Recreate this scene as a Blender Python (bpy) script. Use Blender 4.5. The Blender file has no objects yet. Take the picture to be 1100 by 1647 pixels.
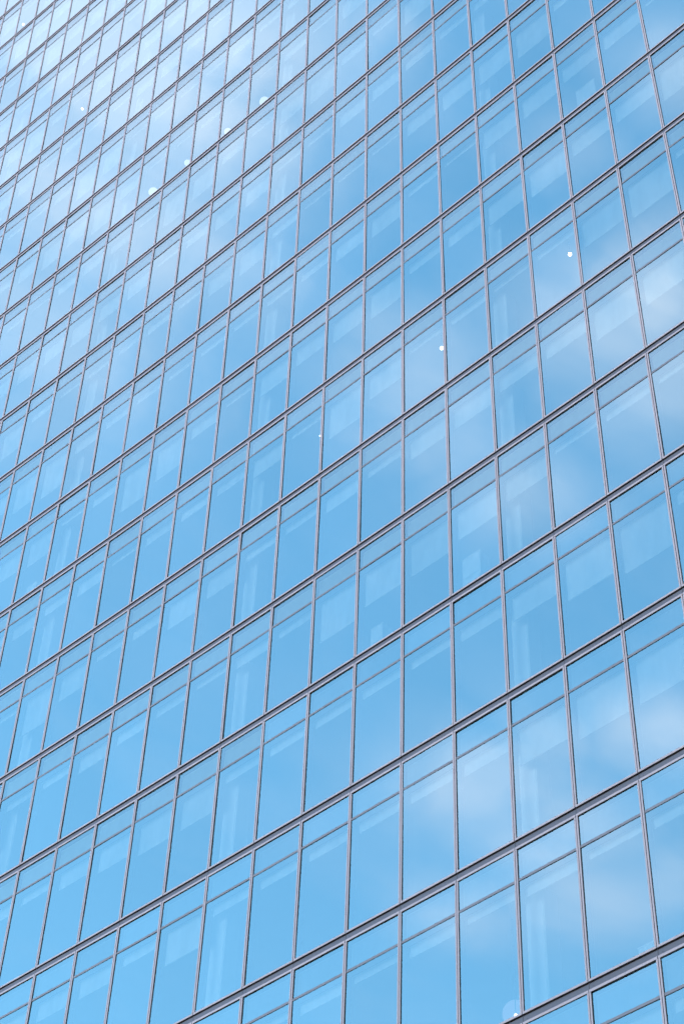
import bpy, math, random
import numpy as np
from mathutils import Matrix, Vector

R = math.radians
sc = bpy.context.scene
col = sc.collection

# ------------------------------------------------------------------ camera
cam_d = bpy.data.cameras.new('camera')
cam = bpy.data.objects.new('camera', cam_d)
col.objects.link(cam)
sc.camera = cam
cam_d.sensor_fit = 'VERTICAL'
cam_d.sensor_height = 36.0
cam_d.lens = 36.0 * 3059.775 / 1647.0
cam_d.clip_start = 0.1
cam_d.clip_end = 5000.0
GROUND_DROP = 28.563                       # facade line 0 stands this high above the ground
CAM = Vector((21.2797, -22.9353, GROUND_DROP - 26.9628))
_rt = Vector((0.72225528, 0.69100395, 0.02934043))
_up = Vector((0.50005327, -0.55103498, 0.66806226))
_fw = Vector((-0.47780126, 0.46783971, 0.74352671))
cam.matrix_world = Matrix(((_rt.x, _up.x, -_fw.x, CAM.x),
                           (_rt.y, _up.y, -_fw.y, CAM.y),
                           (_rt.z, _up.z, -_fw.z, CAM.z),
                           (0, 0, 0, 1)))

# ------------------------------------------------------------------ sky and sun
SUN_EL, SUN_AZ = R(48), R(-24)             # azimuth from +Y towards +X: behind the tower, to the left
sun_dir = Vector((math.sin(SUN_AZ) * math.cos(SUN_EL), math.cos(SUN_AZ) * math.cos(SUN_EL), math.sin(SUN_EL)))
SKY_STRENGTH = 0.14
CLOUD_COL = (3.3, 2.4, 3.15)
# cloud banks of the sky in front of the tower, as (x/z, y/z) on the cloud layer, radius, amount
BANKS = [
    (-0.498, -0.390, 0.100, 0.90), (-0.499, -0.405, 0.075, 0.95), (-0.571, -0.430, 0.085, 0.90), (-0.493, -0.418, 0.055, 0.85),
    (-0.440, -0.399, 0.060, 0.95), (-0.653, -0.469, 0.085, 0.55), (-0.590, -0.459, 0.070, 0.60), (-0.415, -0.407, 0.022, 0.55),
    (-0.705, -0.520, 0.060, 0.25), (-0.488, -0.435, 0.030, 0.25), (-0.384, -0.641, 0.045, 0.95), (-0.428, -0.633, 0.050, 0.50),
    (-0.440, -0.698, 0.050, 0.55), (-0.531, -0.601, 0.055, 0.50), (-0.557, -0.653, 0.035, 0.40), (-0.577, -0.625, 0.035, 0.35),
    (-0.768, -0.911, 0.060, 0.52), (-0.771, -0.980, 0.060, 0.52), (-0.710, -0.898, 0.040, 0.35), (-0.642, -0.938, 0.050, 0.50),
    (-0.794, -1.053, 0.060, 0.45), (-0.890, -1.028, 0.050, 0.30), (-0.752, -1.078, 0.050, 0.45), (-0.556, -0.715, 0.050, 0.36),
    (-0.376, -0.442, 0.025, 0.35), (-0.288, -0.536, 0.030, 0.40), (-0.366, -0.540, 0.030, 0.30),
]
world = bpy.data.worlds.new('World')
sc.world = world
world.use_nodes = True
wn, wl = world.node_tree.nodes, world.node_tree.links
wn.clear()


def N(tree, kind, **kw):
    n = tree.nodes.new(kind)
    for k, v in kw.items():
        setattr(n, k, v)
    return n


def wmath(op, a, b=None, clamp=False):
    n = N(world.node_tree, 'ShaderNodeMath', operation=op, use_clamp=clamp)
    for i, v in enumerate((a, b)):
        if v is None:
            continue
        if isinstance(v, (int, float)):
            n.inputs[i].default_value = v
        else:
            wl.new(v, n.inputs[i])
    return n.outputs[0]


out = N(world.node_tree, 'ShaderNodeOutputWorld')
bg = N(world.node_tree, 'ShaderNodeBackground')
bg.inputs['Strength'].default_value = SKY_STRENGTH
wl.new(bg.outputs[0], out.inputs['Surface'])
sky = N(world.node_tree, 'ShaderNodeTexSky', sky_type='NISHITA')
sky.sun_disc = False
sky.sun_elevation = SUN_EL
sky.sun_rotation = SUN_AZ
sky.altitude = 50
sky.air_density = 1.0
sky.dust_density = 0.6
sky.ozone_density = 1.0
tc = N(world.node_tree, 'ShaderNodeTexCoord')
sep = N(world.node_tree, 'ShaderNodeSeparateXYZ')
wl.new(tc.outputs['Generated'], sep.inputs[0])
zz = wmath('MAXIMUM', sep.outputs['Z'], 0.06)
px = wmath('DIVIDE', sep.outputs['X'], zz)
py = wmath('DIVIDE', sep.outputs['Y'], zz)
cmb = N(world.node_tree, 'ShaderNodeCombineXYZ')
wl.new(px, cmb.inputs[0])
wl.new(py, cmb.inputs[1])


def wnoise(scale, detail, rough, loc, dist=0.0):
    mp = N(world.node_tree, 'ShaderNodeMapping')
    mp.inputs['Location'].default_value = loc
    mp.inputs['Rotation'].default_value = (0, 0, R(35))
    mp.inputs['Scale'].default_value = (1.0, 0.55, 1.0)
    wl.new(cmb.outputs[0], mp.inputs[0])
    n = N(world.node_tree, 'ShaderNodeTexNoise')
    n.inputs['Scale'].default_value = scale
    n.inputs['Detail'].default_value = detail
    n.inputs['Roughness'].default_value = rough
    n.inputs['Distortion'].default_value = dist
    wl.new(mp.outputs[0], n.inputs['Vector'])
    return n.outputs['Fac']


n_big = wnoise(2.6, 6, 0.55, (3.1, 7.7, 0.0), 0.3)
n_wisp = wnoise(12.0, 8, 0.62, (0.4, 2.2, 4.0), 0.5)
bank = None
for bx, by, br, ba in BANKS:
    dx = wmath('SUBTRACT', px, bx)
    dy = wmath('SUBTRACT', py, by)
    d2 = wmath('ADD', wmath('MULTIPLY', dx, dx), wmath('MULTIPLY', dy, dy))
    g = wmath('MULTIPLY', wmath('EXPONENT', wmath('MULTIPLY', d2, -1.0 / (br * br))), ba)
    bank = g if bank is None else wmath('MAXIMUM', bank, g)
# a thin veil everywhere, broken up by the noise, thicker in the banks
t1 = wmath('MULTIPLY', wmath('SUBTRACT', n_big, 0.5), wmath('ADD', wmath('MULTIPLY', bank, 0.9), 0.40))
t2 = wmath('MULTIPLY', wmath('SUBTRACT', n_wisp, 0.5), wmath('ADD', wmath('MULTIPLY', bank, 1.7), 0.25))
cov = wmath('ADD', wmath('ADD', bank, 0.03), wmath('ADD', t1, t2))
cov = wmath('MINIMUM', wmath('MAXIMUM', cov, 0.0), 0.92)
mix = N(world.node_tree, 'ShaderNodeMix', data_type='RGBA')
wl.new(cov, mix.inputs['Factor'])
wl.new(sky.outputs[0], mix.inputs[6])
mix.inputs[7].default_value = (*CLOUD_COL, 1)
wl.new(mix.outputs[2], bg.inputs['Color'])

sun_d = bpy.data.lights.new('sun', 'SUN')
sun_d.energy = 3.5
sun_d.angle = R(0.53)
sun_d.color = (1.0, 0.95, 0.88)
sun = bpy.data.objects.new('sun', sun_d)
col.objects.link(sun)
sun.rotation_euler = sun_dir.to_track_quat('Z', 'Y').to_euler()
sun.location = (-60, 40, 120)

sc.view_settings.view_transform = 'Standard'
sc.view_settings.look = 'None'
sc.view_settings.gamma = 1.0
sc.view_settings.use_curve_mapping = False
sc.view_settings.exposure = 2.80
sc.render.engine = 'CYCLES'
sc.cycles.use_denoising = True
sc.cycles.use_adaptive_sampling = True
sc.cycles.adaptive_threshold = 0.02
sc.cycles.max_bounces = 6
sc.cycles.diffuse_bounces = 2
sc.cycles.glossy_bounces = 4
sc.cycles.transparent_max_bounces = 12
sc.cycles.caustics_reflective = False
sc.cycles.caustics_refractive = False


# ------------------------------------------------------------------ materials
def new_mat(name):
    m = bpy.data.materials.new(name)
    m.use_nodes = True
    m.node_tree.nodes.clear()
    o = N(m.node_tree, 'ShaderNodeOutputMaterial')
    return m, m.node_tree, o


def paint(name, rgb, rough=0.5, metal=0.0, var=0.06, scale=3.0, spec=0.5):
    """painted or anodised surface with soft colour variation, streaks and fine relief"""
    m, t, o = new_mat(name)
    b = N(t, 'ShaderNodeBsdfPrincipled')
    t.links.new(b.outputs[0], o.inputs['Surface'])
    b.inputs['Metallic'].default_value = metal
    b.inputs['Specular IOR Level'].default_value = spec
    g = N(t, 'ShaderNodeNewGeometry')
    mp = N(t, 'ShaderNodeMapping')
    mp.inputs['Scale'].default_value = (1, 1, 0.3)
    t.links.new(g.outputs['Position'], mp.inputs[0])
    n = N(t, 'ShaderNodeTexNoise')
    n.inputs['Scale'].default_value = scale
    n.inputs['Detail'].default_value = 5
    t.links.new(mp.outputs[0], n.inputs['Vector'])
    oi = N(t, 'ShaderNodeObjectInfo')
    s = N(t, 'ShaderNodeMath', operation='ADD')
    t.links.new(n.outputs['Fac'], s.inputs[0])
    s2 = N(t, 'ShaderNodeMath', operation='MULTIPLY_ADD')
    t.links.new(oi.outputs['Random'], s2.inputs[0])
    s2.inputs[1].default_value = 0.35
    s2.inputs[2].default_value = -0.17
    t.links.new(s2.outputs[0], s.inputs[1])
    mr = N(t, 'ShaderNodeMapRange')
    mr.inputs['From Min'].default_value = 0.2
    mr.inputs['From Max'].default_value = 0.8
    mr.inputs['To Min'].default_value = 1 - 2 * var
    mr.inputs['To Max'].default_value = 1 + var
    t.links.new(s.outputs[0], mr.inputs['Value'])
    mx = N(t, 'ShaderNodeVectorMath', operation='SCALE')
    mx.inputs[0].default_value = rgb
    t.links.new(mr.outputs[0], mx.inputs['Scale'])
    t.links.new(mx.outputs[0], b.inputs['Base Color'])
    r2 = N(t, 'ShaderNodeMapRange')
    r2.inputs['To Min'].default_value = rough - 0.07
    r2.inputs['To Max'].default_value = rough + 0.07
    t.links.new(n.outputs['Fac'], r2.inputs['Value'])
    t.links.new(r2.outputs[0], b.inputs['Roughness'])
    return m


def glass(name, ior, refl, trans, wobble=0.0, rough=0.02):
    """coated facade glass: mirror-like outside, partly clear"""
    m, t, o = new_mat(name)
    fr = N(t, 'ShaderNodeFresnel')
    fr.inputs['IOR'].default_value = ior
    gl = N(t, 'ShaderNodeBsdfGlossy')
    oi = N(t, 'ShaderNodeObjectInfo')
    mr = N(t, 'ShaderNodeMapRange')
    mr.inputs['To Min'].default_value = 0.955
    mr.inputs['To Max'].default_value = 1.03
    t.links.new(oi.outputs['Random'], mr.inputs['Value'])
    sv = N(t, 'ShaderNodeVectorMath', operation='SCALE')
    sv.inputs[0].default_value = refl
    t.links.new(mr.outputs[0], sv.inputs['Scale'])
    t.links.new(sv.outputs[0], gl.inputs['Color'])
    gl.inputs['Roughness'].default_value = rough
    tr = N(t, 'ShaderNodeBsdfTransparent')
    tr.inputs['Color'].default_value = (*trans, 1)
    ms = N(t, 'ShaderNodeMixShader')
    t.links.new(fr.outputs[0], ms.inputs[0])
    t.links.new(tr.outputs[0], ms.inputs[1])
    t.links.new(gl.outputs[0], ms.inputs[2])
    if wobble:
        g = N(t, 'ShaderNodeNewGeometry')
        n = N(t, 'ShaderNodeTexNoise')
        n.inputs['Scale'].default_value = 1.1
        n.inputs['Detail'].default_value = 1.5
        t.links.new(g.outputs['Position'], n.inputs['Vector'])
        bp = N(t, 'ShaderNodeBump')
        bp.inputs['Strength'].default_value = 1.0
        bp.inputs['Distance'].default_value = wobble
        t.links.new(n.outputs['Fac'], bp.inputs['Height'])
        t.links.new(bp.outputs[0], gl.inputs['Normal'])
    t.links.new(ms.outputs[0], o.inputs['Surface'])
    return m


def clear(name, rgb):
    m, t, o = new_mat(name)
    tr = N(t, 'ShaderNodeBsdfTransparent')
    tr.inputs['Color'].default_value = (*rgb, 1)
    t.links.new(tr.outputs[0], o.inputs['Surface'])
    return m


def glow(name, rgb, strength):
    m, t, o = new_mat(name)
    e = N(t, 'ShaderNodeEmission')
    e.inputs['Color'].default_value = (*rgb, 1)
    e.inputs['Strength'].default_value = strength
    t.links.new(e.outputs[0], o.inputs['Surface'])
    return m


M_ALU = paint('anodised aluminium', (0.245, 0.202, 0.192), 0.42, 0.0, 0.05)
M_GASKET = paint('black rubber gasket', (0.022, 0.018, 0.018), 0.65, 0.0, 0.1)
M_FASCIA = paint('grey fascia metal', (0.054, 0.053, 0.056), 0.5, 0.0, 0.07)
M_TRANSOM = paint('grey transom metal', (0.10, 0.098, 0.10), 0.5, 0.0, 0.06)
M_GLASS = glass('coated facade glass', 3.5, (0.545, 1.0, 0.97), (0.73, 0.82, 0.84), 0.0006)
M_GLASS_TOP = M_GLASS
M_GLASS_HAZY = glass('fritted spandrel glass', 3.3, (0.58, 0.96, 0.92), (0.66, 0.78, 0.78), 0.0006, 0.16)
M_INNER = clear('inner glass sheet', (0.92, 0.96, 0.95))
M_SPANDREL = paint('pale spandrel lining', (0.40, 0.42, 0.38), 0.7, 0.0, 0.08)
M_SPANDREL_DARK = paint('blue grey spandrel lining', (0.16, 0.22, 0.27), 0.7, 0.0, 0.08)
M_BLIND = paint('white blind fabric', (0.72, 0.72, 0.70), 0.85, 0.0, 0.13, 1.5, 0.1)
M_CEIL = paint('white ceiling board', (0.74, 0.74, 0.72), 0.9, 0.0, 0.04, 0.8, 0.1)
M_CARPET = paint('grey carpet', (0.20, 0.20, 0.21), 0.95, 0.0, 0.15, 5.0, 0.1)
M_WALL = paint('office back wall', (0.45, 0.45, 0.44), 0.9, 0.0, 0.06, 0.5, 0.1)
M_COLUMN = paint('white column plaster', (0.82, 0.81, 0.79), 0.8, 0.0, 0.03, 2.0, 0.2)
M_BOX = paint('white card', (0.80, 0.79, 0.77), 0.8, 0.0, 0.05, 8.0, 0.2)
M_SHADE = glow('lit paper shade', (1.0, 0.90, 0.88), 0.10)
M_SHADE_DIM = glow('dim paper shade', (1.0, 0.80, 0.95), 0.027)
M_BULB = glow('lit bulb', (1.0, 0.95, 0.86), 1.2)
M_CORD = paint('black lamp cord', (0.03, 0.03, 0.03), 0.6)
M_STONE = paint('grey base stone', (0.30, 0.29, 0.28), 0.7, 0.0, 0.12, 1.2)
M_PAVING = paint('pale plaza paving', (0.30, 0.29, 0.27), 0.8, 0.0, 0.15, 0.6)

# ------------------------------------------------------------------ the facade's geometry
BAY, H = 1.5, 3.873682                     # one curtain-wall unit: width, storey height
QA, QB = 0.152348, 0.406089                # the facade is gently hollow in plan and in section


def S(c, l):
    """world point of the facade's front plane: column line c, floor line l (counted downwards)"""
    z = QA * (c / 10.0) ** 2 + QB * (l / 10.0) ** 2
    return Vector((c * BAY, -z * BAY, -l * H + GROUND_DROP))


def unit_matrix(c, l):
    o = S(c + .5, l + 1)
    y = (S(c + .5, l) - o).normalized()
    x = (S(c + 1, l + .5) - S(c, l + .5)).normalized()
    n = x.cross(y).normalized()            # outwards
    x = y.cross(n)
    return Matrix(((x.x, y.x, n.x, o.x), (x.y, y.y, n.y, o.y), (x.z, y.z, n.z, o.z), (0, 0, 0, 1)))


def project(p):
    d = p - CAM
    w = d.dot(_fw)
    f = 3059.775
    return 550 + f * d.dot(_rt) / w, 823.5 - f * d.dot(_up) / w


class MB:
    """collects faces with material slots, builds one mesh"""

    def __init__(self):
        self.v, self.f, self.m, self.s = [], [], [], []

    def box(self, x0, x1, y0, y1, z0, z1, m=0, faces=None):
        b = len(self.v)
        self.v += [(x, y, z) for z in (z0, z1) for y in (y0, y1) for x in (x0, x1)]
        q = {'back': (0, 2, 3, 1), 'front': (4, 5, 7, 6), 'bottom': (0, 1, 5, 4), 'top': (2, 6, 7, 3),
             'left': (0, 4, 6, 2), 'right': (1, 3, 7, 5)}
        for k, i in q.items():
            self.f.append(tuple(b + j for j in i))
            self.m.append((faces or {}).get(k, m))
            self.s.append(False)

    def bar(self, x0, x1, y0, y1, z0, z1, m=0, faces=None, bev=0.003):
        """box with its four long front edges chamfered towards +z"""
        b = len(self.v)
        self.v += [(x0, y0, z0), (x1, y0, z0), (x1, y1, z0), (x0, y1, z0),
                   (x0, y0, z1 - bev), (x1, y0, z1 - bev), (x1, y1, z1 - bev), (x0, y1, z1 - bev),
                   (x0 + bev, y0 + bev, z1), (x1 - bev, y0 + bev, z1), (x1 - bev, y1 - bev, z1), (x0 + bev, y1 - bev, z1)]
        fs = faces or {}
        for k, i in (('back', (0, 3, 2, 1)), ('bottom', (0, 1, 5, 4)), ('right', (1, 2, 6, 5)), ('top', (2, 3, 7, 6)), ('left', (3, 0, 4, 7)),
                     ('c', (4, 5, 9, 8)), ('c', (5, 6, 10, 9)), ('c', (6, 7, 11, 10)), ('c', (7, 4, 8, 11)), ('front', (8, 9, 10, 11))):
            self.f.append(tuple(b + j for j in i))
            self.m.append(fs.get(k, m))
            self.s.append(False)

    def disc(self, x, y, z, r, m, n=8):
        b = len(self.v)
        self.v += [(x + r * math.cos(2 * math.pi * i / n), y + r * math.sin(2 * math.pi * i / n), z) for i in range(n)]
        self.f.append(tuple(b + i for i in range(n)))
        self.m.append(m)
        self.s.append(False)

    def pane(self, x0, x1, y0, y1, z, t, bulge, nx=4, ny=6):
        """insulated glass sheet: softly bowed front (slot 0), dark rim (slot 2)"""
        b = len(self.v)
        for j in range(ny + 1):
            for i in range(nx + 1):
                u, w = i / nx, j / ny
                self.v.append((x0 + (x1 - x0) * u, y0 + (y1 - y0) * w, z + bulge * 16 * u * (1 - u) * w * (1 - w)))
        for j in range(ny):
            for i in range(nx):
                a = b + j * (nx + 1) + i
                self.f.append((a, a + 1, a + nx + 2, a + nx + 1))
                self.m.append(0)
                self.s.append(True)
        e = len(self.v)
        zb = z - t
        self.v += [(x0, y0, zb), (x1, y0, zb), (x1, y1, zb), (x0, y1, zb), (x0, y0, z), (x1, y0, z), (x1, y1, z), (x0, y1, z)]
        self.f += [(e, e + 1, e + 5, e + 4), (e + 1, e + 2, e + 6, e + 5), (e + 2, e + 3, e + 7, e + 6), (e + 3, e, e + 4, e + 7)]
        self.m += [2, 2, 2, 2]
        self.s += [False] * 4

    def tube(self, p0, p1, r, n=6, m=0):
        p0, p1 = Vector(p0), Vector(p1)
        d = (p1 - p0).normalized()
        a = d.orthogonal().normalized()
        c = d.cross(a)
        b = len(self.v)
        for p in (p0, p1):
            for i in range(n):
                t = 2 * math.pi * i / n
                self.v.append(tuple(p + r * (a * math.cos(t) + c * math.sin(t))))
        for i in range(n):
            j = (i + 1) % n
            self.f.append((b + i, b + j, b + n + j, b + n + i))
            self.m.append(m)
            self.s.append(True)
        self.f += [tuple(b + n - 1 - i for i in range(n)), tuple(b + n + i for i in range(n))]
        self.m += [m, m]
        self.s += [False, False]

    def lathe(self, prof, n=24, m=0, x=0, y=0, z=0):
        """profile of (radius, height) turned about the vertical (world z) axis"""
        b = len(self.v)
        for r, h in prof:
            for i in range(n):
                t = 2 * math.pi * i / n
                self.v.append((x + r * math.cos(t), y + r * math.sin(t), z + h))
        for k in range(len(prof) - 1):
            for i in range(n):
                j = (i + 1) % n
                self.f.append((b + k * n + i, b + k * n + j, b + (k + 1) * n + j, b + (k + 1) * n + i))
                self.m.append(m)
                self.s.append(True)

    def mesh(self, name, mats):
        me = bpy.data.meshes.new(name)
        me.from_pydata(self.v, [], self.f)
        for m in mats:
            me.materials.append(m)
        me.polygons.foreach_set('material_index', self.m)
        me.polygons.foreach_set('use_smooth', self.s)
        me.update()
        return me


def link(name, me, parent=None, mat=None):
    o = bpy.data.objects.new(name, me)
    col.objects.link(o)
    if parent is not None:
        o.parent = parent
    if mat is not None:
        if parent is not None:
            o.matrix_parent_inverse = Matrix()
        o.matrix_local = mat
    return o


def tag(o, label, cat, group=None):
    o['label'] = label
    o['category'] = cat
    if group:
        o['group'] = group
    return o


# one curtain-wall unit, in its own axes: x along the wall, y up, z outwards
W2 = BAY / 2
JOINT = 0.0065                             # half of the open joint between two units
ST = 0.037                                 # visible width of a stile
SILL0, SILL1 = 0.012, 0.062
HEAD1 = H - 0.150
HEAD0 = HEAD1 - 0.056
TR1, TR0 = H - 0.900, H - 0.962            # transom between the tall pane and the narrow one
GZ = -0.024                                # glass plane
DEEP = -0.20                               # back of the frame, inside the room

fr = MB()
xl0, xl1, xr0, xr1 = -W2 + JOINT, -W2 + JOINT + ST, W2 - JOINT - ST, W2 - JOINT
for a, b in ((xl0, xl1), (xr0, xr1)):
    fr.bar(a, b, SILL1, HEAD0, -0.008, 0, 0, {'bottom': 1, 'top': 1, 'back': 1})
    fr.box(a, b, SILL1, HEAD0, DEEP, -0.008, 1, {'back': 3})
fr.bar(xl0, xr1, SILL0, SILL1, DEEP, 0.002, 0, {'bottom': 1, 'top': 0, 'left': 1, 'right': 1, 'back': 3})
fr.bar(xl0, xr1, HEAD0, HEAD1, DEEP, 0.002, 0, {'bottom': 1, 'top': 0, 'left': 1, 'right': 1, 'back': 3})
fr.box(-W2 - JOINT + .001, xl0 - .0005, 0.0, H, -0.15, -0.026, 1)         # rubber strip in the upright joint
fr.box(xl0, xr1, H - 0.014, H + 0.010, -0.15, -0.046, 1)                  # rubber strip in the level joint
ME_FRAME = fr.mesh('window', [M_ALU, M_GASKET, M_FASCIA, M_TRANSOM])
fa = MB()
fa.bar(xl0, xr1, HEAD1 + .001, H - 0.016, -0.10, -0.026, 0, bev=.002)
fa.disc(-W2 + 0.10, HEAD1 + 0.055, -0.0255, 0.011, 1)
ME_FASCIA = fa.mesh('fascia_panel', [M_FASCIA, M_GASKET])
tr = MB()
tr.bar(xl1 + .001, xr0 - .001, TR0, TR1, DEEP, -0.012, 0, {'bottom': 1, 'top': 1, 'back': 1})
ME_TRANSOM = tr.mesh('transom', [M_TRANSOM, M_GASKET])
ME_PANE, ME_TOP, ME_HAZY = [], [], []
for b in (0.0014, -0.0010, 0.0006, -0.0016, 0.0020):
    g = MB()
    g.pane(xl1 - .006, xr0 + .006, SILL1 - .006, TR0 + .004, GZ, .03, b)
    ME_PANE.append(g.mesh('pane', [M_GLASS, M_INNER, M_GASKET]))
    g = MB()
    g.pane(xl1 - .006, xr0 + .006, TR1 - .004, HEAD0 + .006, GZ, .03, b * .6, 4, 2)
    ME_TOP.append(g.mesh('upper_pane', [M_GLASS_TOP, M_INNER, M_GASKET]))
    ME_HAZY.append(g.mesh('upper_pane', [M_GLASS_HAZY, M_INNER, M_GASKET]))
ME_LINING = []
for m in (M_SPANDREL, M_SPANDREL_DARK):
    g = MB()
    g.box(xl1 + .002, xr0 - .002, TR1 + .002, HEAD0 - .002, -0.18, -0.15, 0)
    ME_LINING.append(g.mesh('spandrel_lining', [m]))
DROPS = [0.12, 0.2, 0.3, 0.45, 0.65, 0.85, 1.05, 1.3, 1.6]
ME_BLIND = []
for d in DROPS:
    g = MB()
    g.box(xl1 + .012, xr0 - .012, TR0 - d, TR0 + .10, -0.262, -0.258, 0)
    g.box(xl1 + .012, xr0 - .012, TR0 - d - .03, TR0 - d, -0.27, -0.25, 0)
    ME_BLIND.append(g.mesh('roller_blind', [M_BLIND]))

# blinds as drawn in the rooms that show best
KNOWN = {(0, -2): 6, (-1, -2): 6, (1, -2): 5, (2, -2): 4, (3, -1): 6, (4, -1): 7, (2, -1): 4, (0, -1): 1, (1, -1): 2, (-1, -1): 1,
         (2, 0): 5, (3, 0): 6, (4, 0): 6, (0, 0): 1, (1, 0): 2, (-1, 0): 1, (-2, 0): 1, (-3, 0): 1, (-4, 0): 1, (-5, 0): 5,
         (-6, -1): 5, (-5, -1): 5, (-4, -1): 1, (-3, -1): 1, (-2, -1): 1, (-7, -1): 4}


def ray_point(pxl, pyl, depth):
    """the point a given depth behind the facade that lies behind a spot of the facade"""
    d = (_fw + _rt * ((pxl - 550) / 3059.775) + _up * (-(pyl - 823.5) / 3059.775)).normalized()
    t = 20.0
    for _ in range(40):
        p = CAM + d * t
        c, l = p.x / BAY, (GROUND_DROP - p.z) / H
        y = -(QA * (c / 10) ** 2 + QB * (l / 10) ** 2) * BAY + depth
        t += (y - p.y) / d.y
    return CAM + d * t


# lamps in the rooms: a spot of the facade, radius, depth behind the glass, label
GL = 'round white lamps hung along one storey'
SP = 'small lit lamps seen through the glass'
GLOBES = (
    (426, 164, .20, 0.75, 'white globe lamp behind the glass, rightmost and highest of the row of four'),
    (367, 212, .145, 0.75, 'white globe lamp behind the glass, second from the right in the row of four'),
    (302, 262, .13, 0.75, 'white globe lamp behind the glass, third from the right in the row of four'),
    (247, 309, .19, 0.75, 'white globe lamp behind the glass, leftmost and lowest of the row of four'),
    (830, 1631, .26, 0.9, 'large pale globe lamp low in a pane at the bottom edge right of centre'))
SPOTS = (
    (916, 409, .05, .45, 'lit white bulb behind glass high on the right side'),
    (710, 560, .05, .45, 'lit white bulb close beside a mullion right of centre'),
    (133, 175, .05, .45, 'small bright bulb low in a pane of the pale upper left'),
    (38, 39, .05, .45, 'small bright bulb nearest the top left corner'),
    (829, 1633, .03, .5, 'tiny warm bulb in front of the large pale globe near the bottom edge'),
    (515, 701, .02, .45, 'tiny bright bulb beside a mullion near the middle of the facade'))
for x, y, r, d, lab in GLOBES + SPOTS:     # the blinds are up where a lamp shows
    q = ray_point(x, y, 0.26)
    KNOWN[(math.floor(q.x / BAY), math.floor((GROUND_DROP - q.z) / H))] = 0


def blind_of(c, l):
    if (c, l) in KNOWN:
        return KNOWN[(c, l)]
    rr = random.Random(((c + 40) // 2) * 977 + (l + 40) * 131)
    r2 = random.Random((c + 40) * 3571 + (l + 40) * 59)
    if l >= 1:
        return r2.choice((0, 1, 1, 2))
    if rr.random() < 0.5:
        return r2.choice((0, 1, 1, 2, 3))
    return max(3, min(8, rr.choice((4, 5, 6, 6, 7)) + r2.choice((-1, 0, 0, 1))))


def pane_tilt(c, l, k):
    rr = random.Random(c * 7919 + l * 104729 + k)
    return Matrix.Translation((0, H / 2, GZ)) @ Matrix.Rotation(rr.gauss(0, 0.0020), 4, 'X') @ Matrix.Rotation(rr.gauss(0, 0.0024), 4, 'Y') @ Matrix.Translation((0, -H / 2, -GZ))


def unit_pieces(c, l):
    k = (c * 3 + l * 7) % 5
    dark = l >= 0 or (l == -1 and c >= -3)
    return [('fascia_panel', ME_FASCIA, Matrix()), ('transom', ME_TRANSOM, Matrix()),
            ('pane', ME_PANE[k], pane_tilt(c, l, 1)), ('upper_pane', (ME_TOP if dark else ME_HAZY)[(k + 2) % 5], pane_tilt(c, l, 2)),
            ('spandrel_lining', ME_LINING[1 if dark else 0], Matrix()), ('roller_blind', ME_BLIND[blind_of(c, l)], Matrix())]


C0, C1, L0, L1 = -27, 11, -20, 6           # columns and storeys that are built

# ------------------------------------------------------------------ ground
gm = MB()
gm.v = [(-1500, -1500, 0), (1500, -1500, 0), (1500, 1500, 0), (-1500, 1500, 0)]
gm.f, gm.m, gm.s = [(0, 1, 2, 3)], [0], [False]
ground = link('ground', gm.mesh('ground', [M_PAVING]))
ground['kind'] = 'structure'

# ------------------------------------------------------------------ the tower
tower = bpy.data.objects.new('office_tower', None)
col.objects.link(tower)
tower.location = (0, 0, 0)
tag(tower, 'tall office tower with a grid of blue mirrored glass panes in grey metal frames', 'building')

rank = []
for l in range(L0, L1):
    for c in range(C0, C1):
        mtx = unit_matrix(c, l)
        pts = [project(mtx @ Vector(q)) for q in ((-W2, 0, 0), (W2, 0, 0), (W2, H, 0), (-W2, H, 0))]
        # area of the unit inside the frame
        poly = pts
        for ax, lim, sg in ((0, 0, 1), (0, 1100, -1), (1, 0, 1), (1, 1647, -1)):
            new = []
            for i in range(len(poly)):
                a, b = poly[i], poly[(i + 1) % len(poly)]
                da, db = (a[ax] - lim) * sg, (b[ax] - lim) * sg
                if da >= 0:
                    new.append(a)
                if da * db < 0:
                    t = da / (da - db)
                    new.append((a[0] + (b[0] - a[0]) * t, a[1] + (b[1] - a[1]) * t))
            poly = new
            if not poly:
                break
        ar = 0
        for i in range(len(poly)):
            a, b = poly[i], poly[(i + 1) % len(poly)]
            ar += a[0] * b[1] - a[1] * b[0]
        rank.append((abs(ar) / 2, c, l, mtx))
rank.sort(key=lambda t: -t[0])
print('units in view', sum(1 for r in rank if r[0] > 20), 'of', len(rank))
SINGLE = 300
for ar, c, l, mtx in rank[:SINGLE]:
    w = link('window', ME_FRAME, tower, mtx)
    for name, me, loc in unit_pieces(c, l):
        link(name, me, w, loc)

# the remaining units, small at the edge of the view or outside it, joined
cache = {}


def arrays(me):
    if me.name not in cache:
        nv = len(me.vertices)
        v = np.empty(nv * 3, np.float32)
        me.vertices.foreach_get('co', v)
        mi = np.empty(len(me.polygons), np.int32)
        me.polygons.foreach_get('material_index', mi)
        sm = np.empty(len(me.polygons), bool)
        me.polygons.foreach_get('use_smooth', sm)
        ls = np.empty(len(me.polygons), np.int32)
        me.polygons.foreach_get('loop_total', ls)
        lv = np.empty(len(me.loops), np.int32)
        me.loops.foreach_get('vertex_index', lv)
        cache[me.name] = (v.reshape(-1, 3), mi, sm, ls, lv, [m.name for m in me.materials])
    return cache[me.name]


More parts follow.
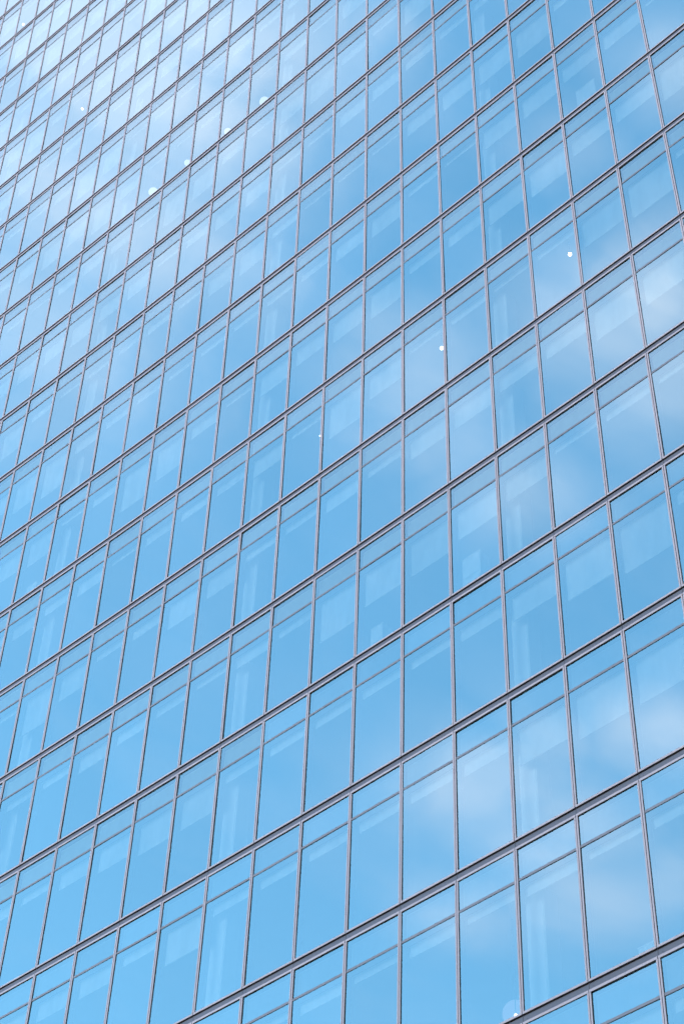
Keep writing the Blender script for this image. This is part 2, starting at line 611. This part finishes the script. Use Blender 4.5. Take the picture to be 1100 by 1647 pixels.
mats, AV, AM, AS, AL, AI, base = [], [], [], [], [], [], 0
for ar, c, l, mtx in rank[SINGLE:]:
    for name, me, loc in [('window', ME_FRAME, Matrix())] + unit_pieces(c, l):
        v, mi, sm, ls, lv, mn = arrays(me)
        q = np.array(mtx @ loc)
        AV.append(v @ q[:3, :3].T + q[:3, 3])
        for n_ in mn:
            if n_ not in mats:
                mats.append(n_)
        AM.append(np.array([mats.index(n_) for n_ in mn])[mi])
        AS.append(sm)
        AL.append(ls)
        AI.append(lv + base)
        base += len(v)
AV, AM, AS, AL, AI = map(np.concatenate, (AV, AM, AS, AL, AI))
me = bpy.data.meshes.new('far_windows')
me.vertices.add(len(AV))
me.vertices.foreach_set('co', AV.astype(np.float32).ravel())
me.loops.add(len(AI))
me.loops.foreach_set('vertex_index', AI.astype(np.int32))
me.polygons.add(len(AL))
me.polygons.foreach_set('loop_start', np.concatenate(([0], np.cumsum(AL)[:-1])).astype(np.int32))
for n_ in mats:
    me.materials.append(bpy.data.materials[n_])
me.polygons.foreach_set('material_index', AM.astype(np.int32))
me.polygons.foreach_set('use_smooth', AS)
me.update(calc_edges=True)
me.validate()
far = link('far_windows', me, tower)
far['kind'] = 'stuff'

# floors: each a carpeted slab with a white ceiling below it, following the facade
DEPTH = 9.0
for l in range(L0, L1 + 1):
    m = MB()
    cs = list(range(C0, C1 + 1, 2))
    if cs[-1] != C1:
        cs.append(C1)
    for c in cs:
        p = S(c, l)
        zt, zb = p.z + 0.05, p.z + TR0 - H + 0.06
        y0 = p.y + 0.29
        m.v += [(p.x, y0, zb), (p.x, DEPTH, zb), (p.x, DEPTH, zt), (p.x, y0, zt)]
    for i in range(len(cs) - 1):
        a, b = i * 4, i * 4 + 4
        m.f += [(a, a + 1, b + 1, b), (a + 1, a + 2, b + 2, b + 1), (a + 2, a + 3, b + 3, b + 2), (a + 3, a, b, b + 3)]
        m.m += [0, 2, 1, 0]
        m.s += [False] * 4
    m.f += [(0, 3, 2, 1), tuple(len(m.v) - 4 + i for i in range(4))]
    m.m += [2, 2]
    m.s += [False] * 2
    link('floor_slab', m.mesh('floor_slab', [M_CEIL, M_CARPET, M_WALL]), tower)

# columns on the building's grid, one piece a storey
for l in range(L0, L1):
    for c in range(-22, 12, 6):
        top, bot = S(c, l), S(c, l + 1)
        m = MB()
        s_, k = 0.24, 0.03
        yc = (top.y + bot.y) / 2 + 0.29 + 0.20 + s_
        ring = [(-s_ + k, -s_), (s_ - k, -s_), (s_, -s_ + k), (s_, s_ - k), (s_ - k, s_), (-s_ + k, s_), (-s_, s_ - k), (-s_, -s_ + k)]
        for z in (bot.z + 0.05, top.z + TR0 - H + 0.07):
            m.v += [(top.x + x, yc + y, z) for x, y in ring]
        for i in range(8):
            j = (i + 1) % 8
            m.f.append((i, j, 8 + j, 8 + i))
            m.m.append(0)
            m.s.append(False)
        link('column', m.mesh('column', [M_COLUMN]), tower)

# back and side walls, roof slab, and the stone base the tower stands on
zt, zb = S(0, L0).z, S(0, L1).z
xa, xb = C0 * BAY, C1 * BAY
for nm, b in (('core_wall', (xa - .3, xb + .3, DEPTH + .01, DEPTH + .4, 0, zt + .3)),
              ('side_wall', (xa - .32, xa - .02, -2.6, DEPTH + .005, 0, zt + .3)),
              ('side_wall', (xb + .02, xb + .32, -2.6, DEPTH + .005, 0, zt + .3)),
              ('roof', (xa - .3, xb + .3, -2.5, DEPTH + .4, zt + .32, zt + .8)),
              ('base_wall', (xa - .01, xb + .01, -0.1, .4, 0, zb - .03))):
    m = MB()
    m.box(*b)
    link(nm, m.mesh(nm, [M_STONE if nm != 'core_wall' else M_WALL]), tower)


# ------------------------------------------------------------------ things seen in the rooms
def ceiling_above(z):
    """height of the ceiling over a point in a room"""
    l = math.floor((GROUND_DROP - z) / H)
    return -l * H + GROUND_DROP + TR0 - H + 0.06, l


def globe(p, r, label, group):
    cz, l = ceiling_above(p.z)
    r = min(r, max(0.06, cz - p.z - 0.02))
    e = bpy.data.objects.new('globe_lamp', None)
    col.objects.link(e)
    e.location = p
    tag(e, label, 'lamp', group)
    m = MB()
    m.lathe([(0.03, r * .995)] + [(r * math.sin(R(a)) * (1 + .004 * math.sin(a)), r * math.cos(R(a))) for a in range(8, 173, 8)] + [(0.03, -r * .995)], 28)
    link('shade', m.mesh('shade', [M_SHADE if group else M_SHADE_DIM]), e)
    m = MB()
    m.tube((0, 0, r * .9), (0, 0, max(cz - p.z, r + .01)), 0.008)
    link('cord', m.mesh('cord', [M_CORD]), e)
    return e


def spot(p, r, label, group):
    cz, l = ceiling_above(p.z)
    e = bpy.data.objects.new('pendant_lamp', None)
    col.objects.link(e)
    e.location = p
    tag(e, label, 'lamp', group)
    m = MB()
    m.lathe([(0.012, r)] + [(r * math.sin(R(a)), r * math.cos(R(a))) for a in range(15, 180, 15)], 16)
    link('bulb', m.mesh('bulb', [M_BULB]), e)
    m = MB()
    m.tube((0, 0, r), (0, 0, max(cz - p.z, r + .02)), 0.008)
    link('cord', m.mesh('cord', [M_CORD]), e)
    return e


for x, y, r, d, lab in GLOBES:
    globe(ray_point(x, y, d), r, lab, GL if y < 400 else None)
for x, y, r, d, lab in SPOTS:
    spot(ray_point(x, y, d), r, lab, SP)


def cabinet(pxl, pyl, w, label):
    """a pale cabinet standing on the office floor close behind the glass"""
    d, back = 0.34, 0.36
    q = ray_point(pxl, pyl, back)
    l = math.floor((GROUND_DROP - q.z) / H)
    fz = GROUND_DROP - (l + 1) * H + 0.051
    h = q.z - fz
    m = MB()
    m.box(-w / 2 + .02, w / 2 - .02, .02, d - .02, 0, .06)
    m.box(-w / 2, w / 2, 0, d, .06, h - .03)
    m.box(-w / 2 - .01, w / 2 + .01, -.01, d + .01, h - .03, h)
    for k in range(2):
        m.box(-w / 2 + .02, w / 2 - .02, -.008, 0, .08 + k * (h - .14) / 2, .06 + (k + 1) * (h - .12) / 2)
    o = link('cabinet', m.mesh('cabinet', [M_BOX]))
    o.location = (q.x, q.y, fz)
    tag(o, label, 'cabinet', 'pale cabinets behind the glass')


for a in ((757, 893, .55, 'pale cabinet behind the glass, right of the middle of the facade'),
          (606, 1007, .38, 'narrow pale cabinet low in a pane just below the middle of the facade'),
          (940, 137, .65, 'wide pale cabinet low in a pane near the upper right corner'),
          (1038, 1519, .34, 'small pale cabinet low in a pane near the bottom right corner'),
          (52, 940, .5, 'pale cabinet low in a pane near the left edge')):
    cabinet(*a)

bpy.context.view_layer.update()
